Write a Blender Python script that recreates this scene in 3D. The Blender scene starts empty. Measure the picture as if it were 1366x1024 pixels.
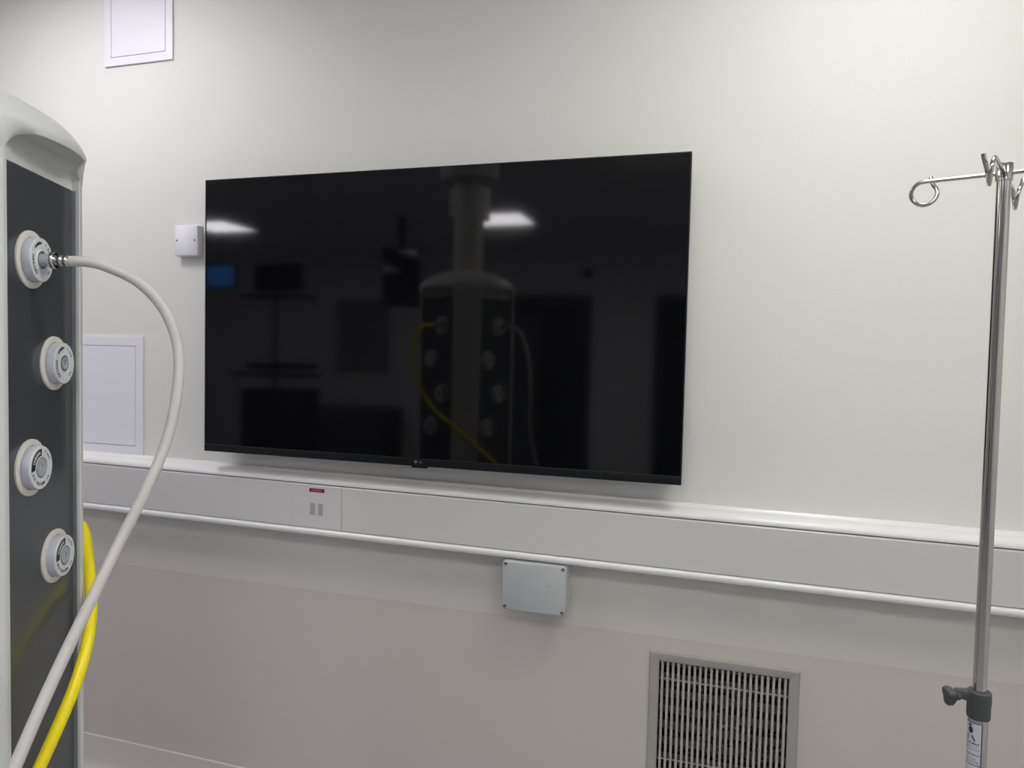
import bpy, bmesh, math, random
from mathutils import Vector, Matrix
random.seed(7)
sc = bpy.context.scene
col = sc.collection
R = math.radians
ZB = 1.18                      # height of the television's lower edge above the floor

# ---------------------------------------------------------------- camera
FPX, YAW, PITCH, ROLL = 930.0, -.287835, -.0424134, .022521
CAM = Vector((1.536115, -1.896914, .322887 + ZB))
fw = Vector((math.sin(YAW)*math.cos(PITCH), math.cos(YAW)*math.cos(PITCH), math.sin(PITCH)))
r0 = fw.cross(Vector((0, 0, 1))).normalized(); u0 = r0.cross(fw)
rt = math.cos(ROLL)*r0 + math.sin(ROLL)*u0
up = -math.sin(ROLL)*r0 + math.cos(ROLL)*u0
cd = bpy.data.cameras.new('camera'); co = bpy.data.objects.new('camera', cd); col.objects.link(co)
cd.sensor_fit = 'HORIZONTAL'; cd.sensor_width = 36; cd.lens = FPX/1366*36; cd.clip_start = .02
M3 = Matrix((rt, up, -fw)).transposed()
co.matrix_world = Matrix.Translation(CAM) @ M3.to_4x4()
sc.camera = co
def pt(x, y, dep):             # photo pixel at a depth along the lens axis -> world
    return CAM + dep*(fw + (x-683)/FPX*rt - (y-512)/FPX*up)

# ---------------------------------------------------------------- world, exposure, lamps' strength
w = bpy.data.worlds.new('world'); sc.world = w; w.use_nodes = True
w.node_tree.nodes['Background'].inputs[0].default_value = (.9, .95, 1, 1)
w.node_tree.nodes['Background'].inputs[1].default_value = .05
vs = sc.view_settings
vs.view_transform = 'Standard'; vs.look = 'None'; vs.gamma = 1; vs.exposure = 0.86
vs.use_curve_mapping = False
LAMP = 9.0                     # emission of the ceiling panels

# ---------------------------------------------------------------- materials
def mat(name, rgb, rough=.5, metal=0, bump=None, vary=0, vscale=3, emit=None, spec=.5, coat=0):
    m = bpy.data.materials.new(name); m.use_nodes = True
    nt = m.node_tree; b = nt.nodes['Principled BSDF']
    b.inputs['Base Color'].default_value = (*rgb, 1)
    b.inputs['Roughness'].default_value = rough; b.inputs['Metallic'].default_value = metal
    b.inputs['Specular IOR Level'].default_value = spec
    b.inputs['Coat Weight'].default_value = coat
    tc = nt.nodes.new('ShaderNodeTexCoord')
    if vary:
        n = nt.nodes.new('ShaderNodeTexNoise'); n.inputs['Scale'].default_value = vscale; n.inputs['Detail'].default_value = 5
        nt.links.new(tc.outputs['Object'], n.inputs['Vector'])
        rp = nt.nodes.new('ShaderNodeMix'); rp.data_type = 'RGBA'
        rp.inputs[6].default_value = tuple(c*(1-vary) for c in rgb)+(1,)
        rp.inputs[7].default_value = tuple(min(1, c*(1+vary)) for c in rgb)+(1,)
        nt.links.new(n.outputs['Fac'], rp.inputs[0]); nt.links.new(rp.outputs[2], b.inputs['Base Color'])
    if bump:
        n2 = nt.nodes.new('ShaderNodeTexNoise'); n2.inputs['Scale'].default_value = bump[0]; n2.inputs['Detail'].default_value = 4
        nt.links.new(tc.outputs['Object'], n2.inputs['Vector'])
        bp = nt.nodes.new('ShaderNodeBump'); bp.inputs['Strength'].default_value = bump[1]; bp.inputs['Distance'].default_value = bump[2]
        nt.links.new(n2.outputs['Fac'], bp.inputs['Height']); nt.links.new(bp.outputs['Normal'], b.inputs['Normal'])
    if emit:
        b.inputs['Emission Color'].default_value = (*emit[0], 1); b.inputs['Emission Strength'].default_value = emit[1]
    return m
MW = mat('wall_paint', (.74, .728, .69), .55, bump=(260, .18, .002), vary=.012, vscale=1.5)
MSHEET = mat('wall_vinyl', (.56, .515, .48), .42, bump=(180, .12, .002), vary=.02, vscale=2)
MSKIRT = mat('skirting_vinyl', (.60, .56, .52), .4, vary=.02)
MCEIL = mat('ceiling_paint', (.75, .75, .75), .8, bump=(120, .2, .002))
MFLOOR = mat('floor_vinyl', (.40, .41, .43), .35, vary=.08, vscale=40)
MOW = mat('other_wall_paint', (.82, .82, .82), .6)
MTRUNK = mat('trunking_cover_pvc', (.61, .59, .585), .3)
MRAIL = mat('trunking_rail_pvc', (.80, .79, .785), .22)
MLOW = mat('lower_wall_paint', (.60, .575, .535), .55, bump=(260, .15, .002), vary=.015, vscale=1.5)
MPANEL = mat('access_panel_enamel', (.79, .785, .835), .38)
MGAP = mat('gap_shade_dark', (.09, .09, .10), .8)  # dark colour stands in for the shade inside gaps and grooves
MPLATE = mat('moulded_white_plastic', (.77, .765, .80), .3)
MSCREW = mat('dull_steel_screw', (.25, .25, .25), .35, 1)
MSCREWD = mat('dark_screw_slot', (.05, .05, .05), .6)
MJB = mat('junction_box_grey', (.455, .465, .468), .42, bump=(300, .1, .001))
MJBS = mat('junction_box_base_grey', (.55, .56, .54), .5)
MGRF = mat('grille_frame_paint', (.34, .33, .31), .42)
MGRS = mat('grille_slat_paint', (.41, .395, .37), .45)
MBLADE = mat('rear_blade_aluminium', (.55, .54, .52), .36, .7, bump=(90, .9, .012))
MFOIL = mat('duct_foil', (.5, .49, .47), .22, 1, bump=(45, 1, .03))
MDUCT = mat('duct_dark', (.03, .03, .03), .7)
MTVS = mat('tv_screen_glass', (.0022, .0023, .0028), .055, spec=.50)
MTVB = mat('tv_bezel_black', (.008, .009, .011), .34, spec=.2)
MTVE = mat('tv_edge_trim', (.05, .05, .055), .3, .6)
MTVBK = mat('tv_back_black', (.02, .02, .02), .6)
MLOGO = mat('tv_logo_grey', (.20, .21, .22), .4)
MCOLW = mat('pendant_light_grey', (.66, .665, .655), .38)
MCOLP = mat('pendant_panel_charcoal', (.066, .072, .078), .2, bump=(500, .05, .0005))
MALU = mat('channel_aluminium', (.36, .38, .39), .42, .55)
MTUBE = mat('pendant_tube_cream', (.70, .68, .66), .4)
MOPL = mat('outlet_plate_cream', (.80, .775, .70), .4)
MOBR = mat('outlet_barrel_lavender', (.56, .565, .655), .38)
MOFC = mat('outlet_face_white', (.76, .77, .80), .38)
MOSK = mat('outlet_socket_grey', (.42, .43, .50), .4)
MINK = mat('black_print', (.012, .012, .012), .5)
MWINK = mat('white_print', (.8, .8, .8), .5)
MCHR = mat('chrome', (.62, .60, .58), .1, 1)
MSTEEL = mat('polished_steel', (.52, .495, .465), .12, 1)
MHOSEW = mat('hose_white_rubber', (.60, .57, .555), .45)
MHOSEY = mat('hose_yellow_rubber', (.93, .78, .004), .36)
MORNG = mat('orange_plastic', (.8, .3, .03), .4)
MCLMP = mat('clamp_grey_plastic', (.058, .064, .064), .5, bump=(300, .15, .001))
MLBL = mat('label_white', (.55, .55, .60), .4)
MBLUE = mat('label_navy', (.012, .012, .06), .5)
MRED = mat('label_red', (.19, .007, .026), .4)
MPINK = mat('red_label_print', (.6, .25, .3), .5)
MLGREY = mat('printed_label_grey', (.40, .395, .40), .5)
MLGRED = mat('printed_label_dark', (.30, .295, .30), .5)
MDIFF = mat('lamp_diffuser_cool', (.9, .9, .9), .5, emit=((1.0, .973, 1.03), LAMP))
MDIFFD = mat('lamp_diffuser_dimmer', (.9, .9, .9), .5, emit=((1.0, .973, 1.025), LAMP*.90))  # slightly weaker output for the lamp above the access panel
MDIFFW = mat('lamp_diffuser_warm', (.9, .9, .9), .5, emit=((1.0, .995, .955), LAMP*.93))
MLFR = mat('lamp_frame_white', (.8, .8, .8), .4)
MDARK = mat('equipment_black', (.02, .021, .024), .4)
MDGREY = mat('equipment_grey', (.12, .12, .13), .4)
MDOOR = mat('door_navy', (.022, .025, .035), .4)
MDOORL = mat('door_leaf_grey', (.10, .105, .12), .4)
MBLUESC = mat('blue_screen', (.01, .03, .06), .2, emit=((.03, .22, .65), .9))
MPURP = mat('pinboard_mauve', (.30, .28, .36), .7)
MCAST = mat('castor_rubber', (.03, .03, .03), .6)

# ---------------------------------------------------------------- mesh helpers
def link(name, me, m, parent=None, smooth=35):
    if m: me.materials.append(m)
    if smooth:
        for f in me.polygons: f.use_smooth = True
        me.set_sharp_from_angle(angle=R(smooth))
    o = bpy.data.objects.new(name, me); col.objects.link(o)
    if parent: o.parent = parent
    return o
def ob(name, bm, m, parent=None, smooth=35):
    bmesh.ops.recalc_face_normals(bm, faces=bm.faces)
    me = bpy.data.meshes.new(name); bm.to_mesh(me); bm.free()
    return link(name, me, m, parent, smooth)
def tag(o, label, cat, group=None):
    o['label'] = label; o['category'] = cat
    if group: o['group'] = group
    return o
def struct(o, label=None):
    o['kind'] = 'structure'
    if label: o['label'] = label
    return o
def empty(name, loc, rz=0):
    o = bpy.data.objects.new(name, None); col.objects.link(o); o.empty_display_size = .1
    o.location = loc; o.rotation_euler = (0, 0, rz); return o
def box(bm, x0, x1, y0, y1, z0, z1, bev=0, seg=2, mx=None):
    g = bmesh.ops.create_cube(bm, size=1)['verts']
    for v in g:
        v.co = Vector(((x0+x1)/2+v.co.x*(x1-x0), (y0+y1)/2+v.co.y*(y1-y0), (z0+z1)/2+v.co.z*(z1-z0)))
    if bev:
        es = list({e for v in g for e in v.link_edges})
        r = bmesh.ops.bevel(bm, geom=es, offset=bev, segments=seg, profile=.5, affect='EDGES')
        if mx: 
            for v in {v for f in r['faces'] for v in f.verts}: v.co = mx @ v.co
        return bm
    if mx:
        for v in g: v.co = mx @ v.co
    return bm
def nb(): return bmesh.new()
def bx(name, m, parent, *a, **k): return ob(name, box(nb(), *a, **k), m, parent)
def prism(bm, prof, x0, x1, axis='x'):       # profile (a,b) swept along an axis
    def P(a, b, t): return {'x': (t, a, b), 'z': (a, b, t), 'y': (a, t, b)}[axis]
    A = [bm.verts.new(P(a, b, x0)) for a, b in prof]; B = [bm.verts.new(P(a, b, x1)) for a, b in prof]
    n = len(prof)
    for i in range(n): bm.faces.new((A[i], A[(i+1) % n], B[(i+1) % n], B[i]))
    bm.faces.new(A); bm.faces.new(B[::-1]); return bm
def lathe(bm, prof, seg=48, mx=Matrix(), cap=True):     # profile (r,z) about local z
    rings = []
    for r, z in prof:
        rings.append([bm.verts.new(mx @ Vector((r*math.cos(2*math.pi*k/seg), r*math.sin(2*math.pi*k/seg), z))) for k in range(seg)])
    for a, b in zip(rings, rings[1:]):
        for k in range(seg): bm.faces.new((a[k], a[(k+1) % seg], b[(k+1) % seg], b[k]))
    if cap:
        bm.faces.new(rings[0][::-1]); bm.faces.new(rings[-1])
    return bm
def spline(pts, n=10):
    P = [Vector(p) for p in pts]; out = []
    for i in range(len(P)-1):
        a = P[i-1] if i else 2*P[0]-P[1]; b, c = P[i], P[i+1]; d = P[i+2] if i+2 < len(P) else 2*P[-1]-P[-2]
        for k in range(n):
            t = k/n
            out.append(.5*((2*b)+(c-a)*t+(2*a-5*b+4*c-d)*t*t+(3*b-a-3*c+d)*t**3))
    out.append(P[-1]); return out
def tube(bm, pts, rad, seg=14):
    T = [(pts[min(i+1, len(pts)-1)]-pts[max(i-1, 0)]).normalized() for i in range(len(pts))]
    n = T[0].orthogonal().normalized(); rings = []
    for i, (p, t) in enumerate(zip(pts, T)):
        n = (n - t*n.dot(t)).normalized(); b = t.cross(n); r = rad(i/(len(pts)-1)) if callable(rad) else rad
        rings.append([bm.verts.new(p+r*(math.cos(2*math.pi*k/seg)*n+math.sin(2*math.pi*k/seg)*b)) for k in range(seg)])
    for a, b in zip(rings, rings[1:]):
        for k in range(seg): bm.faces.new((a[k], a[(k+1) % seg], b[(k+1) % seg], b[k]))
    bm.faces.new(rings[0][::-1]); bm.faces.new(rings[-1]); return bm
def cyl(bm, p0, p1, r, seg=20): return tube(bm, [Vector(p0), Vector(p1)], r, seg)
def text_geo(s, size, bold=0.0, space=1.0):  # flat text as (verts, faces), centred on its baseline middle
    c = bpy.data.curves.new('t', 'FONT'); c.body = s; c.size = size; c.align_x = 'CENTER'; c.offset = bold
    c.space_character = space; c.resolution_u = 3
    o = bpy.data.objects.new('t', c); col.objects.link(o)
    me = bpy.data.meshes.new_from_object(o)
    V = [v.co.copy() for v in me.vertices]; F = [tuple(p.vertices) for p in me.polygons]
    bpy.data.objects.remove(o); bpy.data.meshes.remove(me); return V, F
def add_geo(bm, V, F, fn):
    vs_ = [bm.verts.new(fn(v)) for v in V]
    for f in F:
        try: bm.faces.new([vs_[i] for i in f])
        except ValueError: pass
    return bm

def rbox(bm, hw, hh, y0, y1, r, n=5, inset=.0):
    pr = []
    for cx, cz, a0 in ((hw-r, hh-r, 0), (-hw+r, hh-r, 90), (-hw+r, -hh+r, 180), (hw-r, -hh+r, 270)):
        for k in range(n+1): a = R(a0+90*k/n); pr.append((cx+r*math.cos(a), cz+r*math.sin(a)))
    rings = [(y0, 1), (y1+inset, 1), (y1, 0)] if inset else [(y0, 1), (y1, 1)]
    RR = []
    for y, full in rings:
        k = 0 if full else inset
        RR.append([bm.verts.new((x*(1-k/hw), y, z*(1-k/hh))) for x, z in pr])
    n_ = len(pr)
    for a, b in zip(RR, RR[1:]):
        for i in range(n_): bm.faces.new((a[i], a[(i+1) % n_], b[(i+1) % n_], b[i]))
    bm.faces.new(RR[0]); bm.faces.new(RR[-1][::-1]); return bm

# ---------------------------------------------------------------- the room
X0, X1, Y1, HC = -6.3, 3.5, -7.0, 2.80
GX0, GX1, GZ1, GZ0 = 1.405, 1.742, .688, .335      # hole behind the grille
bm = nb()
box(bm, X0, GX0, 0, .2, 0, HC); box(bm, GX1, X1, 0, .2, 0, HC)
box(bm, GX0, GX1, 0, .2, GZ1, HC); box(bm, GX0, GX1, 0, .2, 0, GZ0)
wall = struct(ob('wall_back', bm, MW, smooth=0))
bm = nb(); S = -.0008
for a in ((X0, GX0, .12, .752), (GX1, X1, .12, .752), (GX0, GX1, GZ1, .752), (GX0, GX1, .12, GZ0)):
    box(bm, a[0], a[1], S, 0, a[2], a[3])
ob('wall_protection_sheet', bm, MSHEET, wall, smooth=0)
ob('lower_paint_band', box(nb(), X0, X1, -.0004, 0, .752, ZB-.235), MLOW, wall, smooth=0)
prof = [(0, 0), (-.045, 0), (-.045, .003), (-.03, .008), (-.018, .018), (-.011, .032), (-.006, .05), (-.006, .130), (-.0045, .132), (0, .132)]
struct(ob('baseboard_back', prism(nb(), prof, X0, X1), MSKIRT))
struct(bx('floor', MFLOOR, None, X0, X1, Y1, .2, -.1, 0))
struct(bx('ceiling', MCEIL, None, X0, X1, Y1, .2, HC, HC+.1))
struct(bx('wall_left', MOW, None, X0-.1, X0, Y1, .2, 0, HC))
struct(bx('wall_right', MOW, None, X1, X1+.1, Y1, .2, 0, HC))
struct(bx('wall_front', MOW, None, X0, X1, Y1-.1, Y1, 0, HC))

# ceiling lamps: a grid of 600 mm panels, some in the middle row added as fill light
def lamp(x, y, label, m=None):
    t = empty('ceiling_lamp', (x, y, HC-.012)); tag(t, label, 'ceiling lamp', 'square ceiling lamps')
    bm = nb()
    for a in ((-.3, .3, -.3, -.275), (-.3, .3, .275, .3), (-.3, -.275, -.275, .275), (.275, .3, -.275, .275)):
        box(bm, a[0], a[1], a[2], a[3], -.004, .012)
    ob('frame', bm, MLFR, t, smooth=0)
    bx('diffuser', m or MDIFF, t, -.275, .275, -.275, .275, 0, .011)
lamp(-.50, -.73, 'square ceiling lamp beside the television wall, above the upper access panel', MDIFFD)
lamp(-2.15, -2.30, 'unseen square fill lamp added in the middle row, far left of the gas column')  # added fill, brightens the left part of the television wall
lamp(1.95, -.80, 'square ceiling lamp beside the television wall, above the drip stand', MDIFFW)
lamp(-3.60, -.80, 'square ceiling lamp beside the television wall, farthest left')
lamp(1.15, -2.30, 'square ceiling lamp in the middle row, behind and right of the gas column', MDIFFW)
lamp(2.75, -2.30, 'unseen square fill lamp added in the middle row, nearest the right wall', MDIFFW)  # added fill, brightens the right part of the television wall
lamp(-.52, -4.68, 'square ceiling lamp mirrored in the middle of the screen')
lamp(-3.62, -4.55, 'square ceiling lamp mirrored at the left edge of the screen')
lamp(2.55, -4.68, 'square ceiling lamp at the far right of the room')

# ---------------------------------------------------------------- dado trunking
t = empty('dado_trunking', (0, 0, ZB)); t.rotation_euler = (0, .0078, 0); tag(t, 'long white plastic dado trunking running along the wall under the television', 'trunking')
XA, XB = -3.2, X1-.02
arc = [(0, -.0485), (-.009, -.0485), (-.0105, -.0497), (-.0115, -.0525), (-.017, -.0550), (-.026, -.0562), (-.036, -.0578), (-.044, -.0605), (-.050, -.0645), (-.0538, -.0695), (-.0550, -.0745), (-.0540, -.0785), (-.0490, -.0800), (0, -.0800)]
ob('top_rail', prism(nb(), arc, XA, XB), MRAIL, t, 50)
ob('bottom_rail', prism(nb(), [(0, -.2160), (-.050, -.2160), (-.055, -.2168), (-.060, -.2185), (-.0620, -.2215), (-.0620, -.2265), (-.0600, -.2325), (-.055, -.2360), (0, -.2370)], XA, XB), MRAIL, t, 50)
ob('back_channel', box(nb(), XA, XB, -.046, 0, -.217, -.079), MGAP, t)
def cover(x0, x1):
    return ob('cover', prism(nb(), [(-.046, -.0818), (-.0505, -.0818), (-.0535, -.0830), (-.0550, -.0850), (-.0550, -.2130), (-.053, -.2148), (-.046, -.2148)], x0, x1), MTRUNK, t, 20)
cover(XA, .2925); c2 = cover(.2932, .4672); c2['label'] = 'short cover section carrying the red label'
cover(.4690, XB)
lb = bx('red_label', MRED, t, .357, .4095, -.0557, -.055, -.1040, -.0928, bev=.0003, seg=1); lb['label'] = 'small red label with pale lettering'
bm = nb(); V, F = text_geo('IPS SUPPLY', .0072, .0001, 1.05)
add_geo(bm, V, F, lambda v: Vector((.3833+v.x, -.0559, -.1010+v.y))); ob('lettering', bm, MPINK, lb, 0)
for (a, b) in ((.361, .379), (.388, .4055)):
    pl = bx('printed_label', MLGREY, t, a, b, -.0555, -.055, -.1745, -.1375)
    bm = nb()
    for k in range(7):
        z = -.1415-.0048*k; box(bm, a+.002+.001*(k % 3), b-.002-.002*((k*2) % 3), -.0557, -.0555, z-.0011, z+.0011)
    ob('print_lines', bm, MLGRED, pl, 0)

# ---------------------------------------------------------------- television
t = empty('television', (0, -.085, ZB)); tag(t, 'large black flat-screen television mounted on the wall, switched off', 'television')
TW, TH = 1.454, .838
bx('back_cover', MTVBK, t, .004, TW-.004, .004, .028, .004, TH-.004, bev=.003)
bx('rear_housing', MTVBK, t, .16, TW-.16, .028, .058, .05, .52, bev=.012)
bx('wall_bracket', MDGREY, t, .5, .95, .056, .084, .2, .55)
bx('screen', MTVS, t, .0035, TW-.0035, 0, .004, .0225, TH-.003)
bm = nb()
box(bm, 0, .0035, -.0008, .026, .021, TH); box(bm, TW-.0035, TW, -.0008, .026, .021, TH); box(bm, .0035, TW-.0035, -.0008, .026, TH-.003, TH)
ob('bezel', bm, MTVB, t, 0)
bb = bx('bottom_bezel', MTVB, t, 0, TW, -.0022, .026, 0, .0212, bev=.0012)
bx('trim_line', MTVE, bb, .001, TW-.001, -.0016, .002, .0214, .0226)
bx('join', MTVE, bb, 1.247, 1.2485, -.0025, 0, .002, .0205)
bx('sensor', MTVB, t, .706, .752, 0, .02, -.0055, .001, bev=.0012)
lg = ob('logo', lathe(nb(), [(.0042, 0), (.0042, .0004)], 24, Matrix.Translation((.7205, -.0022, .0125)) @ Matrix.Rotation(R(90), 4, 'X')), MLOGO, t, 0)
lg['label'] = 'round maker mark with two letters'
bm = nb(); V, F = text_geo('LG', .0088, .00015)
add_geo(bm, V, F, lambda v: Vector((.7345+v.x, -.0024, .0094+v.y))); ob('letters', bm, MLOGO, lg, 0)

# ---------------------------------------------------------------- access panels
def access(label, x0, x1, z0, z1, ins):
    t = empty('access_panel', (x0, 0, z0)); tag(t, label, 'access panel'); W, H = x1-x0, z1-z0
    bm = nb()
    for a in ((0, W, 0, ins), (0, W, H-ins, H), (0, ins, ins, H-ins), (W-ins, W, ins, H-ins)): box(bm, a[0], a[1], -.006, 0, a[2], a[3])
    bmesh.ops.remove_doubles(bm, verts=bm.verts, dist=1e-5)
    ob('frame', bm, MPANEL, t, 0)
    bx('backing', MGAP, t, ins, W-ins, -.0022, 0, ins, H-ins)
    g = .0018
    bx('door', MPANEL, t, ins+g, W-ins-g, -.0062, -.0022, ins+g, H-ins-g, bev=.0008, seg=1)
access('white metal access panel high on the wall near the ceiling', -.477, -.199, ZB+1.256, ZB+1.534, .027)
access('white metal access panel low on the wall behind the gas pendant, just above the trunking', -.717, -.317, ZB-.047, ZB+.353, .030)

# ---------------------------------------------------------------- blank switch plate
t = empty('blank_wall_plate', (-.1275, 0, ZB+.667)); tag(t, 'square white moulded wall plate with two screws, left of the television', 'wall plate')
ob('body', rbox(nb(), .0458, .050, 0, -.024, .007, 5, .0022), MPLATE, t, 60)
for s in (-1, 1):
    s1 = ob('screw', lathe(nb(), [(.0036, 0), (.0034, .0006), (.0012, .0009)], 16, Matrix.Translation((s*.035-.001, -.024, 0)) @ Matrix.Rotation(R(90), 4, 'X')), MSCREW, t)

# ---------------------------------------------------------------- junction box
t = empty('junction_box', (1.0695, 0, ZB-.3160)); tag(t, 'grey plastic junction box fixed under the trunking', 'junction box')
hw, hh = .0905, .0690
ob('base', rbox(nb(), hw-.001, hh-.001, 0, -.046, .010), MJBS, t, 40)
ob('lid', rbox(nb(), hw, hh, -.047, -.070, .010, inset=.004), MJB, t, 40)
for sx in (-1, 1):
    for sz in (-1, 1):
        mx = Matrix.Translation((sx*(hw-.0095), -.0701, sz*(hh-.0095))) @ Matrix.Rotation(R(90), 4, 'X')
        s1 = ob('screw', lathe(nb(), [(.0052, 0), (.0050, .0004), (.0035, .0005)], 18, mx), MSCREWD, t)
        bx('slot', MJBS, s1, sx*(hw-.0095)-.0034, sx*(hw-.0095)+.0034, -.0712, -.0705, sz*(hh-.0095)-.0007-.002, sz*(hh-.0095)+.0007-.002)
bm = nb()
box(bm, -.046, -.036, -.0714, -.0698, .0135, .0155)
lathe(bm, [(.0035, 0), (.003, .0018), (.001, .0024)], 16, Matrix.Translation((.041, -.0698, .012)) @ Matrix.Rotation(R(90), 4, 'X'))
for k in range(6): box(bm, -.030, .040-.006*(k % 3), -.0706, -.0698, -.006-.0085*k, -.0040-.0085*k)
ob('embossed_marks', bm, MJB, t, 0)

# ---------------------------------------------------------------- ventilation grille
gx0, gx1, gz1 = 1.383, 1.762, ZB-.469; gz0 = gz1-.40
t = empty('ventilation_grille', (gx0, 0, gz0)); tag(t, 'grey metal ventilation grille with vertical slats low on the wall', 'ventilation grille')
W, H = gx1-gx0, gz1-gz0; fwid = .0255
def frame_piece(pa):           # mitred strip: outer a-b, inner c-d with a raised bevel profile
    (ax, az), (bx_, bz), (cx, cz), (dx, dz) = pa
    bm = nb()
    def L(p, q, k): return (p[0]+(q[0]-p[0])*k, p[1]+(q[1]-p[1])*k)
    prof = [(0, 0), (0, -.005), (.12, -.0105), (.3, -.0105), (.92, -.006), (1, -.004), (1, .012)]
    A = [bm.verts.new((L((ax, az), (cx, cz), k)[0], y, L((ax, az), (cx, cz), k)[1])) for k, y in prof]
    B = [bm.verts.new((L((bx_, bz), (dx, dz), k)[0], y, L((bx_, bz), (dx, dz), k)[1])) for k, y in prof]
    n = len(A)
    for i in range(n): bm.faces.new((A[i], A[(i+1) % n], B[(i+1) % n], B[i]))
    bm.faces.new(A); bm.faces.new(B[::-1])
    ob('frame_strip', bm, MGRF, t, 20)
o = [(0, 0), (W, 0), (W, H), (0, H)]; i_ = [(fwid, fwid), (W-fwid, fwid), (W-fwid, H-fwid), (fwid, H-fwid)]
for k in range(4): frame_piece((o[k], o[(k+1) % 4], i_[k], i_[(k+1) % 4]))
NS = 23
for k in range(NS):
    x = fwid+.0085+(W-2*fwid-.0165)*k/(NS-1)
    if k == 0:
        s0 = bx('slat', MGRS, t, -.0032, .0032, -.0005, .014, fwid-.002, H-fwid+.001, bev=.0008, seg=1); s0.location.x = x
    else:
        c = s0.copy(); col.objects.link(c); c.location.x = x
for z in (-.547, -.769):
    rr = ob('cross_rod', cyl(nb(), (fwid-.001, .009, ZB+z-gz0), (W-fwid+.001, .009, ZB+z-gz0), .0022, 8), MGRS, t)
nbld = 8
for k in range(nbld):
    z = H-fwid-.012-.0445*k
    bm = nb(); mx = Matrix.Translation((0, .032, z)) @ Matrix.Rotation(R(-58), 4, 'X')
    prism(bm, [(-.019, -.0008), (-.006, .0016), (.006, .0016), (.019, -.0008), (.006, .0002), (-.006, .0002)], fwid-.001, W-fwid+.001)
    for v in bm.verts: v.co = mx @ v.co
    ob('rear_blade', bm, MBLADE, t, 30)
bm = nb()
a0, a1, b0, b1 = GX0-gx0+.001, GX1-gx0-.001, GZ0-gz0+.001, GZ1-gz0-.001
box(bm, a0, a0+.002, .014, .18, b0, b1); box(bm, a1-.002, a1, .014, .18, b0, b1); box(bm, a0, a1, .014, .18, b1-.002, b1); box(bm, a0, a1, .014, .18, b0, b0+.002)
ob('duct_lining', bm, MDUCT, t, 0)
bm = nb(); bmesh.ops.create_grid(bm, x_segments=24, y_segments=24, size=1)
for v in bm.verts: v.co = Vector(((a0+a1)/2+v.co.x*(a1-a0)/2, .12+random.uniform(-.012, .012), (b0+b1)/2+v.co.y*(b1-b0)/2))
ob('foil_backing', bm, MFOIL, t, 25)

# ---------------------------------------------------------------- gas pendant
PZ, PA = .42, R(25)            # bottom height, turn
nA = Vector((math.cos(PA), math.sin(PA), 0)); tA = Vector((-nA.y, nA.x, 0))
PC = Vector((.4519, -1.2070, PZ))
pen = empty('medical_gas_pendant', PC, PA)
tag(pen, 'light grey medical gas column with charcoal panels and round gas outlets, hung from the ceiling', 'gas column')
ZP = ZB+.560-PZ; ZT = ZB+.612-PZ     # top of the charcoal panels, top of the posts (local)
def rot4(bm, k):
    if k: bmesh.ops.rotate(bm, verts=bm.verts, cent=(0, 0, 0), matrix=Matrix.Rotation(R(90*k), 3, 'Z'))
    return bm
PN, PF, PH, PT = .171, .182, .099, .110      # panel plane, trim front, half opening, trim outer edge
ob('core', prism(nb(), [tuple(Matrix.Rotation(R(90*k), 2) @ Vector((PN-.0025, y))) for k in range(4) for y in (-PH-.001, PH+.001)], .02, ZT, 'z'), MCOLW, pen, 0)
post = [(PN-.003, PH), (PF-.0015, PH), (PF, PH+.0015), (PF, PT-.003), (PF-.0012, PT), (PF-.004, PT+.004)]
post = post + [(y, x) for x, y in post[::-1]] + [(PH-.01, PH-.01)]
for k in range(4): ob('corner_post', rot4(prism(nb(), post, 0, ZT, 'z'), k), MCOLW, pen, 40)
FR = .018                       # radius of the arch corners
for k in range(4):
    pl = ob('service_panel', rot4(box(nb(), PN-.003, PN, -PH+.0002, PH-.0002, .02, ZP, bev=.0004, seg=1), k), MCOLP, pen)
    pl['label'] = 'charcoal service panel'
    hp = ob('header_plate', rot4(box(nb(), PN-.003, PN+.0002, -PH+.0002, PH-.0002, ZP+.0012, ZT), k), MCOLW, pen)
    for s in (-1, 1):
        ob('channel_strip', rot4(box(nb(), PN, PN+.0055, *(sorted((s*(PH-.0002), s*(PH-.0015)))), .02, ZP), k), MALU, pen)
        za = ZB+.602-PZ
        pr = [(s*PH, za+.004), (s*(PH-FR), za+.004)] + [(s*(PH-FR+FR*math.sin(R(q))), za-FR+FR*math.cos(R(q))) for q in range(0, 91, 9)]
        bm = nb(); A = [bm.verts.new((PN, a, b)) for a, b in pr]; B = [bm.verts.new((PF-.0006, a, b)) for a, b in pr]
        for i in range(len(pr)): bm.faces.new((A[i], A[(i+1) % len(pr)], B[(i+1) % len(pr)], B[i]))
        bm.faces.new(A); bm.faces.new(B[::-1])
        ob('arch_corner', rot4(bm, k), MCOLW, hp, 40)
bm = nb(); prism(bm, [(x*1.01, y*1.01) for k in range(4) for x, y in [tuple((Matrix.Rotation(R(90*k), 2) @ Vector(q))) for q in ((PF, -PT), (PF, PT))]], -.03, 0, 'z')
ob('bottom_cap', bm, MCOLW, pen)
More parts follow.
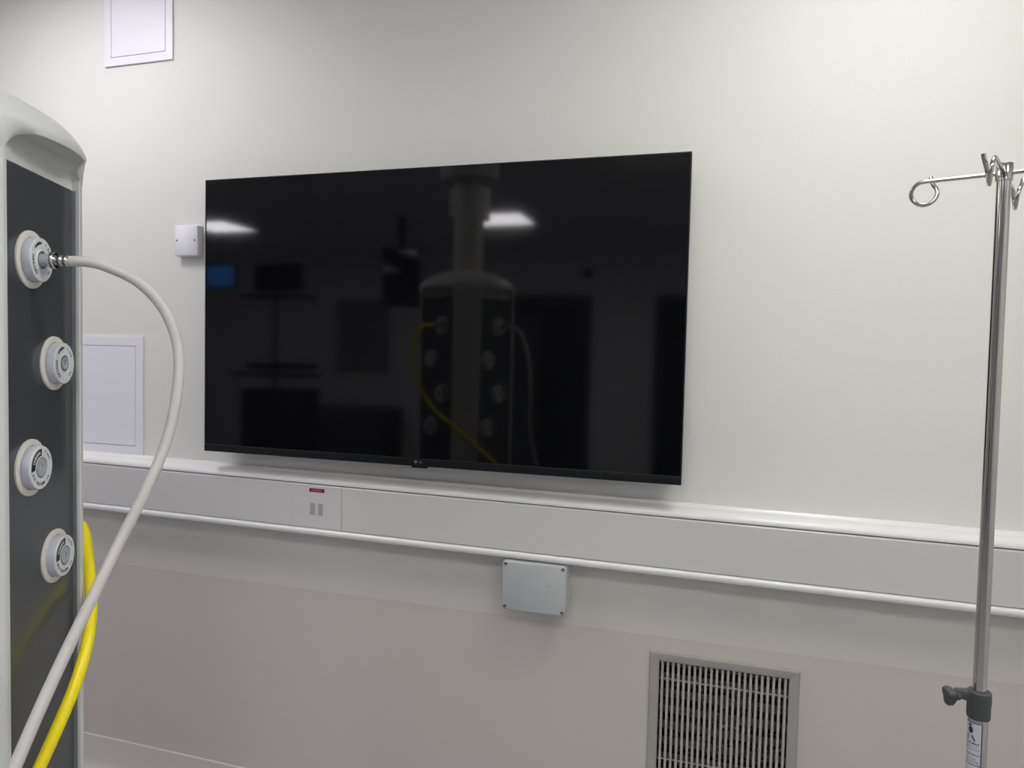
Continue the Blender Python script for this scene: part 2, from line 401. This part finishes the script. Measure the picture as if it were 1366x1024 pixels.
# domed cap with an arched edge over every panel
bm = nb(); SEG = 192; rings = []
zc = ZB-PZ
rest = [(.2113, .6157), (.2025, .6281), (.1891, .6408), (.1721, .6510), (.1507, .6616), (.1292, .6704), (.1084, .6760), (.085, .680), (.060, .682)]
def fdeg(a): return abs((math.degrees(a)+45) % 90-45)
def zl(a): return .5985-.023*(max(0, min(fdeg(a), 30)-14)/15)**3
def rl(a, r_):                  # the rim draws in to the post where it dips
    d = fdeg(a); k = max(0, min(1, (d-18)/10)); k = k*k*(3-2*k)
    pd = min(PF/math.cos(R(d)), (PF+PT)/math.sqrt(2)/math.cos(R(45-d)))+.0003
    return r_*(1-k)+min(r_, pd)*k
for r_, dz in [(.150, .006), (.190, .005), (.2070, .0035), (.2120, .0003), (.2139, .0005), (.2156, .0075)]:
    ring = []
    for k in range(SEG):
        a = 2*math.pi*k/SEG; rr = rl(a, r_) if dz < .007 else r_
        ring.append(bm.verts.new((rr*math.cos(a), rr*math.sin(a), zc+(zl(a)+dz if dz < .007 else .606))))
    rings.append(ring)
for r_, z in rest:
    rings.append([bm.verts.new((r_*math.cos(2*math.pi*k/SEG), r_*math.sin(2*math.pi*k/SEG), zc+z)) for k in range(SEG)])
for a, b in zip(rings, rings[1:]):
    for k in range(SEG): bm.faces.new((a[k], a[(k+1) % SEG], b[(k+1) % SEG], b[k]))
bm.faces.new(rings[-1])
ob('domed_cap', bm, MCOLW, pen, 60)
ob('drop_tube', lathe(nb(), [(.066, ZB+.680-PZ), (.066, ZB+1.09-PZ)], 40), MTUBE, pen)
ob('arm_head', lathe(nb(), [(.10, ZB+1.075-PZ), (.125, ZB+1.085-PZ), (.13, ZB+1.10-PZ), (.13, ZB+1.24-PZ), (.12, ZB+1.255-PZ)], 40), MCOLW, pen)
aw = Vector((.12, -2.11, 0))-PC; aw.z = 0; ang = math.atan2(aw.y, aw.x)-PA; ln = aw.length
bm = box(nb(), .05, ln, -.075, .075, ZB+1.11-PZ, ZB+1.23-PZ, bev=.015)
bmesh.ops.rotate(bm, verts=bm.verts, cent=(0, 0, 0), matrix=Matrix.Rotation(ang, 3, 'Z')); ob('arm', bm, MCOLW, pen)
ob('ceiling_mount', lathe(nb(), [(.12, ZB+1.10-PZ), (.12, HC-PZ-.06), (.22, HC-PZ-.05), (.22, HC-PZ-.002)], 40, Matrix.Translation((ln*math.cos(ang), ln*math.sin(ang), 0))), MCOLW, pen)

# gas outlets: barrel mesh with plate, face, socket and print as sub-parts; local z of the outlet is the panel normal
def arc_text(bm, s, size, rad, mid, z, bold=.0002, step=None):
    n = len(s); st = step or size*.74/rad
    for i, ch in enumerate(s):
        if ch == ' ': continue
        a = mid-(i-(n-1)/2)*st                       # clockwise reading, tops outward
        V, F = text_geo(ch, size, bold)
        add_geo(bm, V, F, lambda v: Vector(((rad+v.y)*math.cos(a)+v.x*math.sin(a), (rad+v.y)*math.sin(a)-v.x*math.cos(a), z)))
def arc_band(bm, r1, r2, a0, a1, z, n=14):
    A = [bm.verts.new((r1*math.cos(a0+(a1-a0)*k/n), r1*math.sin(a0+(a1-a0)*k/n), z)) for k in range(n+1)]
    B = [bm.verts.new((r2*math.cos(a0+(a1-a0)*k/n), r2*math.sin(a0+(a1-a0)*k/n), z)) for k in range(n+1)]
    for k in range(n): bm.faces.new((A[k], A[k+1], B[k+1], B[k]))
def outlet(face, tt, z, gas, dark=False):
    nrm = Matrix.Rotation(R(90*face), 3, 'Z')
    ax = nrm @ Vector((0, 1, 0)); az = nrm @ Vector((1, 0, 0))     # in pendant space: right = +t, out = normal
    mx = Matrix((ax, (0, 0, 1), az)).transposed().to_4x4()
    mx = Matrix.Translation(nrm @ Vector((PN, tt, z-PZ))) @ mx
    fz = .0140
    b = ob('gas_outlet', lathe(nb(), [(.0300, 0), (.0300, .0015), (.0305, .003), (.0305, fz-.002), (.0298, fz-.0008)], 48), MDARK if dark else MOBR, pen)
    b.matrix_local = mx; b['label'] = 'round gas outlet marked ' + gas.lower()
    bm = nb(); lathe(bm, [(.0315, .0005), (.0312, .003), (.0386, .003), (.0397, .0022), (.0399, 0), (.0315, 0)], 56, cap=False)
    ob('mounting_ring', bm, MOPL, b)
    bm = nb(); lathe(bm, [(.0298, fz-.001), (.0302, fz), (.0296, fz+.0008), (.0165, fz+.0008), (.0160, fz+.0004), (.0145, fz+.0004), (.0138, fz+.0012), (.0125, fz+.0012), (.0125, fz-.004)], 56, cap=False)
    ob('face', bm, MOFC, b)
    big = gas != 'OXYGEN'
    ro = .0118 if big else .0088
    bm = nb(); lathe(bm, [(.0125, fz-.0035), (ro+.001, fz-.003), (ro+.0008, fz-.0005), (ro, fz+.0022), (ro-.003, fz+.0022), (.0045, fz+.001), (.0045, fz-.006), (.0005, fz-.006)], 40, cap=False)
    ob('socket', bm, MOSK, b)
    q = .0002
    zq = fz+.0008+q
    bm = nb()
    if big: arc_text(bm, gas, .0056, .0212, R(243), zq, .00025, R(8.8))
    else:
        arc_text(bm, gas, .0064, .0212, R(202), zq, .0003, R(11.6)); arc_text(bm, 'OHMEDA', .0046, .0218, R(116), zq, .0004, R(8))
    arc_text(bm, '4 BAR', .0050, .0218, R(46), zq, .0002); arc_text(bm, 'BS', .0050, .0218, R(316), zq, .0002)
    ob('lettering', bm, MINK, b, 0)['kind'] = 'stuff'
    if big:
        bm = nb(); arc_band(bm, .0164, .0266, R(88), R(187), zq); ob('black_label', bm, MINK, b, 0)
        bm = nb(); arc_text(bm, 'OHMEDA', .0056, .0196, R(130), zq+q, .0003, R(10.5)); ob('white_lettering', bm, MWINK, b, 0)['kind'] = 'stuff'
    bm = nb(); arc_band(bm, ro+.0012, ro+.0026, 0, 2*math.pi, fz+.0013, 40); ob('groove_shade', bm, MGAP, b, 0)  # flat dark ring, paints the shade of a groove round the socket
    return mx
OZ = [ZB+.4390, ZB+.2945, ZB+.150, ZB+.0065]; OT = [-.0225, .0400, -.0275, .0390]
for k in range(4):
    m_ = outlet(0, OT[k], OZ[k], 'OXYGEN' if k < 2 else 'MEDICAL AIR')
    if k == 0: MX1 = m_
for k in range(4):
    m_ = outlet(1, OT[k], OZ[k], 'OXYGEN' if k % 3 else 'MEDICAL AIR', dark=(k == 2))
    if k == 0: MXB = m_
PM = Matrix.Translation(PC) @ Matrix.Rotation(PA, 4, 'Z')

# ---------------------------------------------------------------- hoses
def probe(parent, mx, inv):
    P = inv @ PM @ mx @ Matrix.Translation((0, 0, -.003))
    ob('probe', lathe(nb(), [(.0045, .010), (.0085, .0205), (.0088, .0285)], 28, P), MOSK, parent)
    ob('probe_collar', lathe(nb(), [(.0088, .0285), (.0112, .0290), (.0118, .0305), (.0118, .0345), (.0108, .0360), (.0075, .0365)], 28, P), MCHR, parent)
    pr = [(.0060, .0360), (.0060, .0378), (.0078, .0390), (.0082, .0415), (.0076, .0440), (.0062, .0452), (.0078, .0464), (.0083, .0490), (.0078, .0515), (.0066, .0530), (.0072, .0545), (.0072, .0600)]
    ob('ferrule', lathe(nb(), pr, 28, P), MCHR, parent)
def hose(name, label, m, mx, pts, rad):
    S = (PM @ mx) @ Vector((0, 0, .051)); D = ((PM @ mx).to_3x3() @ Vector((0, 0, 1))).normalized()
    allp = [S, S+D*.022] + pts
    base = Vector((pts[-1].x, pts[-1].y, 0)); t = empty(name, base); tag(t, label, 'hose')
    sp = [p-base for p in spline(allp, 10)]
    ob('tube', tube(nb(), sp, rad, 18), m, t, 60)
    probe(t, mx, Matrix.Translation(-base)); return t
wp = [pt(*a) for a in ((140, 355, .985), (184, 376, 1.0), (218, 412, 1.015), (237, 462, 1.02), (236.5, 520, 1.01), (222, 588, .995), (194, 655, .97), (160, 722, .945), (122, 800, .91), (84, 878, .875), (48, 957, .84), (14, 1037, .808), (-17, 1115, .78), (-42, 1195, .76))]
wp += [Vector((.80, -1.44, .62)), Vector((.81, -1.47, .40)), Vector((.82, -1.48, .16)), Vector((.86, -1.49, .03)), Vector((.98, -1.5, .0125)), Vector((1.15, -1.46, .0125))]
hose('white_gas_hose', 'white rubber gas hose looping down from the uppermost oxygen outlet', MHOSEW, MX1, wp, .0074)
def pl_(x, y, z): return PC + nA*x + tA*(y-.016) + Vector((0, 0, z-PZ))
yp = [pl_(.018, .290, 1.612), pl_(-.002, .310, 1.56), pl_(-.012, .320, 1.50), pl_(-.002, .310, 1.43), pl_(.020, .295, 1.345), pl_(.050, .265, 1.28), pl_(.085, .235, 1.235), pl_(.120, .205, 1.205)]
yp += [pt(*a) for a in ((110, 703, 1.195), (117, 742, 1.16), (121.5, 790, 1.12), (120.5, 830, 1.085), (113, 872, 1.05), (99, 917, 1.02), (79, 965, .995), (55, 1018, .975), (29, 1075, .955), (4, 1135, .94))]
yp += [Vector((.665, -1.29, .66)), Vector((.68, -1.31, .45)), Vector((.69, -1.30, .2)), Vector((.67, -1.25, .05)), Vector((.58, -1.1, .0125)), Vector((.5, -.95, .0125))]
hose('yellow_gas_hose', 'bright yellow rubber gas hose curling round the far side of the gas column', MHOSEY, MXB, yp, .0086)

# ---------------------------------------------------------------- drip stand
DX, DY = 1.9158, -.756
st = empty('drip_stand', (DX, DY, 0)); st.rotation_euler = (.0011, -.0038, 0); tag(st, 'polished steel drip stand with four curled hooks and a grey clamp', 'drip stand')
zt = ZB+.604
ob('upper_tube', lathe(nb(), [(.0088, .70), (.0088, zt-.022)], 32), MSTEEL, st)
ob('lower_tube', lathe(nb(), [(.0125, .10), (.0125, ZB-.172)], 32), MSTEEL, st)
bm = lathe(nb(), [(.0092, zt-.024), (.0107, zt-.0235), (.0107, zt-.001), (.0101, zt)], 32); ob('head', bm, MSTEEL, st)
hookpts = []
L_, RR_, DR = .0965, .0165, .012
raw = [Vector((0, 0, 0)), Vector((L_*.5, 0, 0)), Vector((L_-.006, 0, 0))]
for d in range(15, 321, 15):
    a = R(d); raw.append(Vector((L_+RR_*math.sin(a), -DR*(d/320)**1.3, -RR_+RR_*math.cos(a))))
e = raw[-1]; raw.append(e+Vector((.0035, -.002, .009))); 
raw.append(e+Vector((.0045, -.003, .014)))
for az in (162, 246, -18, 66):
    bm = tube(nb(), spline(raw, 4), .0029, 12)
    bmesh.ops.rotate(bm, verts=bm.verts, cent=(0, 0, 0), matrix=Matrix.Rotation(R(az), 3, 'Z'))
    bmesh.ops.translate(bm, verts=bm.verts, vec=(0, 0, zt-.013)); ob('hook', bm, MSTEEL, st, 60)
cz = ZB-.146                   # top of the clamp
VA = math.atan2(CAM.y-DY, CAM.x-DX)            # towards the camera
left = VA-math.pi/2                             # picture left at the stand
cl = ob('clamp', lathe(nb(), [(.0089, cz), (.0140, cz), (.0152, cz-.0012), (.0156, cz-.017), (.0150, cz-.019), (.0150, cz-.036), (.0144, cz-.039), (.0127, cz-.039)], 40), MCLMP, st); cl['label'] = 'dark grey plastic clamp'
bm = box(nb(), .008, .031, -.0085, .0085, cz-.017, cz-.0008, bev=.0035)
for v in bm.verts:
    if v.co.x > .022: v.co.y *= .75; v.co.z = cz-.009+(v.co.z-cz+.009)*.72+.001
bmesh.ops.rotate(bm, verts=bm.verts, cent=(0, 0, 0), matrix=Matrix.Rotation(left+R(14), 3, 'Z')); ob('clamp_boss', bm, MCLMP, cl)
mk = Matrix.Rotation(left+R(26), 4, 'Z') @ Matrix.Translation((.0, 0, cz-.0105)) @ Matrix.Rotation(R(90), 4, 'Y') @ Matrix.Translation((0, 0, .0245))
bm = nb(); SEG = 36; rings = []
for r_, z in [(.004, 0), (.0055, .0015), (.0058, .005), (.009, .008), (.0118, .011), (.0122, .017), (.0100, .0205), (.003, .0215)]:
    rings.append([bm.verts.new(mk @ Vector((r_*(1+(.22*math.cos(3*2*math.pi*k/SEG) if z > .005 else 0))*math.cos(2*math.pi*k/SEG), r_*(1+(.22*math.cos(3*2*math.pi*k/SEG) if z > .005 else 0))*math.sin(2*math.pi*k/SEG), z))) for k in range(SEG)])
for a, b in zip(rings, rings[1:]):
    for k in range(SEG): bm.faces.new((a[k], a[(k+1) % SEG], b[(k+1) % SEG], b[k]))
bm.faces.new(rings[0][::-1]); bm.faces.new(rings[-1])
kn = ob('knob', bm, MCLMP, cl, 40)
# wrapped label with print
lr, lz1, lz0 = .01262, ZB-.190, ZB-.345
la1 = VA+R(27); la0 = VA-R(120)                 # right edge, left edge (angles about the pole)
def onpole(u_, z, dr=0):       # u_ metres leftwards from the right-hand edge
    a = la1-u_/lr; return Vector(((lr+dr)*math.cos(a), (lr+dr)*math.sin(a), z))
def wrap(bm, u0, u1, z0, z1, dr, n=24):
    A = [bm.verts.new(onpole(u0+(u1-u0)*k/n, z0, dr)) for k in range(n+1)]; B = [bm.verts.new(onpole(u0+(u1-u0)*k/n, z1, dr)) for k in range(n+1)]
    for k in range(n): bm.faces.new((A[k], A[k+1], B[k+1], B[k]))
LW = lr*(la1-la0)
lbl = ob('maker_label', (lambda b: (wrap(b, 0, LW, lz0, lz1, 0), b)[1])(nb()), MLBL, st, 60); lbl['label'] = 'white printed sticker with navy border'
bm = nb()
for a in ((0, .0011, lz0, lz1), (LW-.0011, LW, lz0, lz1), (0, LW, lz1-.0010, lz1), (0, LW, lz0, lz0+.001)): wrap(bm, *a, .00008)
wrap(bm, .0022, LW-.003, ZB-.2515, ZB-.2505, .00008); wrap(bm, .0022, .0030, ZB-.300, ZB-.2505, .00008); wrap(bm, LW-.0038, LW-.003, ZB-.300, ZB-.2505, .00008); wrap(bm, .0022, LW-.003, ZB-.300, ZB-.299, .00008)
# seated-figure emblem
def blob(bm, poly):
    vv = [bm.verts.new(onpole(u_, z, .00012)) for u_, z in poly]
    cc = bm.verts.new(onpole(sum(q[0] for q in poly)/len(poly), sum(q[1] for q in poly)/len(poly), .00012))
    for i in range(len(vv)): bm.faces.new((cc, vv[i], vv[(i+1) % len(vv)]))
c0 = LW*.46
blob(bm, [(c0+.0035*math.cos(a), ZB-.2015+.005*math.sin(a)) for a in [2*math.pi*k/14 for k in range(14)]])
blob(bm, [(c0+.001+.0022*math.cos(a), ZB-.1945+.0022*math.sin(a)) for a in [2*math.pi*k/12 for k in range(12)]])
for q4 in ([(.0045, -.2080), (-.0030, -.2085), (-.0036, -.2108), (.0042, -.2100)], [(-.0030, -.2085), (-.0072, -.2160), (-.0052, -.2165), (-.0014, -.2105)], [(.0045, -.2080), (.0052, -.2165), (.0034, -.2165), (.0026, -.2090)]):
    blob(bm, [(c0+u_, ZB+z) for u_, z in q4])
def ptext(s, size, z, uc=None, bold=.00005, sp=1.0):
    V, F = text_geo(s, size, bold, sp); uc = LW*.46 if uc is None else uc
    add_geo(bm, V, F, lambda v: onpole(uc-v.x, z+v.y, .00008))
ptext('Bristol Maid', .0047, ZB-.2215, bold=.0001); ptext('HOSPITAL', .0030, ZB-.2260, sp=1.5); ptext('METALCRAFT', .0030, ZB-.2300, sp=1.45)
ptext('www.bristolmaid.com', .0030, ZB-.2370, bold=.0001); ptext('MADE IN THE', .0024, ZB-.2435, sp=1.2); ptext('UNITED KINGDOM', .0024, ZB-.2475, sp=1.1)
blob(bm, [(c0+.0035*math.cos(a), ZB-.262+.0035*math.sin(a)) for a in [2*math.pi*k/14 for k in range(14)]])
blob(bm, [(c0+.006, ZB-.272), (c0-.006, ZB-.272), (c0-.004, ZB-.266), (c0+.004, ZB-.266)])
ob('label_print', bm, MBLUE, lbl, 0)
# base on castors
ob('base_hub', lathe(nb(), [(.03, .075), (.034, .08), (.034, .115), (.02, .125)], 24), MSTEEL, st)
for k in range(5):
    a = 2*math.pi*k/5+.3; d = Vector((math.cos(a), math.sin(a), 0))
    lg_ = ob('base_leg', tube(nb(), [d*.02+Vector((0, 0, .095)), d*.16+Vector((0, 0, .088)), d*.30+Vector((0, 0, .072))], .0115, 12), MSTEEL, st)
    n_ = Vector((-d.y, d.x, 0)); c_ = d*.30+Vector((0, 0, .026))
    ob('castor', cyl(nb(), c_-n_*.011, c_+n_*.011, .026, 24), MCAST, lg_)

# ---------------------------------------------------------------- the far side of the room, seen mirrored in the screen
def door(n, x0, x1, leaves):
    d = struct(bx(f'door_{n}', MDOOR, None, x0, x1, Y1+.001, Y1+.05, 0, 2.26), 'dark double door in the far wall, mirrored in the screen')
    for a, b, m in leaves: bx('door_leaf', m, d, a, b, Y1+.045, Y1+.06, .02, 2.05)
door(1, -1.05, -.02, [(-1.0, -.66, MDOORL)]); door(2, .78, 1.75, [(.83, 1.25, MDOOR)])
bm = lathe(nb(), [(.055, 0), (.06, .01), (.06, .05), (.04, .06)], 24, Matrix.Translation((-.08, Y1+.001, ZB+1.36)) @ Matrix.Rotation(R(-90), 4, 'X'))
tag(ob('wall_fitting', bm, MDARK), 'small dark round fitting on the far wall above the doors', 'wall fitting')  # unidentified dark round fitting
tag(bx('pinboard', MPURP, None, -3.63, -2.81, Y1+.001, Y1+.03, ZB+.02, ZB+1.03), 'mauve pinboard on the far wall', 'pinboard')
t = empty('base_cabinet', (-3.2, -6.7, 0)); tag(t, 'low black base cabinet against the far wall under the pinboard', 'cabinet')
bx('body', MDARK, t, -.6, .6, -.29, .28, .08, .72); bx('top', MDGREY, t, -.62, .62, -.29, .3, .72, .75); bx('plinth', MDARK, t, -.58, .58, -.28, .24, 0, .08)
for a in (-.59, .005): bx('cabinet_door', MDGREY, t, a, a+.585, .28, .298, .1, .71)
t = empty('equipment_trolley', (-2.87, -4.5, 0)); tag(t, 'tall dark equipment trolley with two monitors on a mast', 'trolley')
bx('cabinet', MDARK, t, -.25, .40, -.22, .22, .12, 1.10, bev=.01); ob('mast', cyl(nb(), (0, 0, 1.05), (0, 0, 2.10), .025), MDGREY, t)
bx('tray', MDGREY, t, -.34, .42, -.2, .25, 1.22, 1.27); bx('box_unit', MDARK, t, -.2, .38, -.2, .2, 1.30, 1.36)
bx('shelf', MDARK, t, -.33, .36, -.15, .15, 2.02, 2.06)
for a in (-.24, .05):
    mo = bx('monitor', MDARK, t, a, a+.26, -.03, .03, 2.10, 2.38, bev=.006); bx('monitor_screen', MTVS, mo, a+.015, a+.245, .03, .032, 2.12, 2.365)
for sx in (-.2, .35):
    for sy in (-.17, .17): ob('castor', cyl(nb(), (sx-.015, sy, .06), (sx+.015, sy, .06), .06), MCAST, t)
t = empty('ceiling_monitor', (-3.90, -4.95, HC)); tag(t, 'small ceiling-hung monitor with a glowing blue screen', 'monitor')
ob('drop_arm', cyl(nb(), (0, 0, -.001), (0, 0, -.35), .02), MDARK, t); bx('housing', MDARK, t, -.2, .2, -.02, .03, -.62, -.35, bev=.008)
bx('screen', MBLUESC, t, -.18, .18, .03, .033, -.60, -.375); ob('handle', cyl(nb(), (.05, 0, -.62), (.14, 0, -.78), .015), MDARK, t)
t = empty('boom_monitor', (-1.45, -4.5, HC)); tag(t, 'black display on a ceiling boom left of the gas column reflection', 'monitor')
ob('boom', cyl(nb(), (0, 0, -.001), (0, 0, -.30), .04), MDARK, t); bx('housing', MDARK, t, -.2, .2, -.03, .04, -.86, -.28, bev=.02)
bx('screen', MTVS, t, -.18, .18, .04, .043, -.83, -.31)
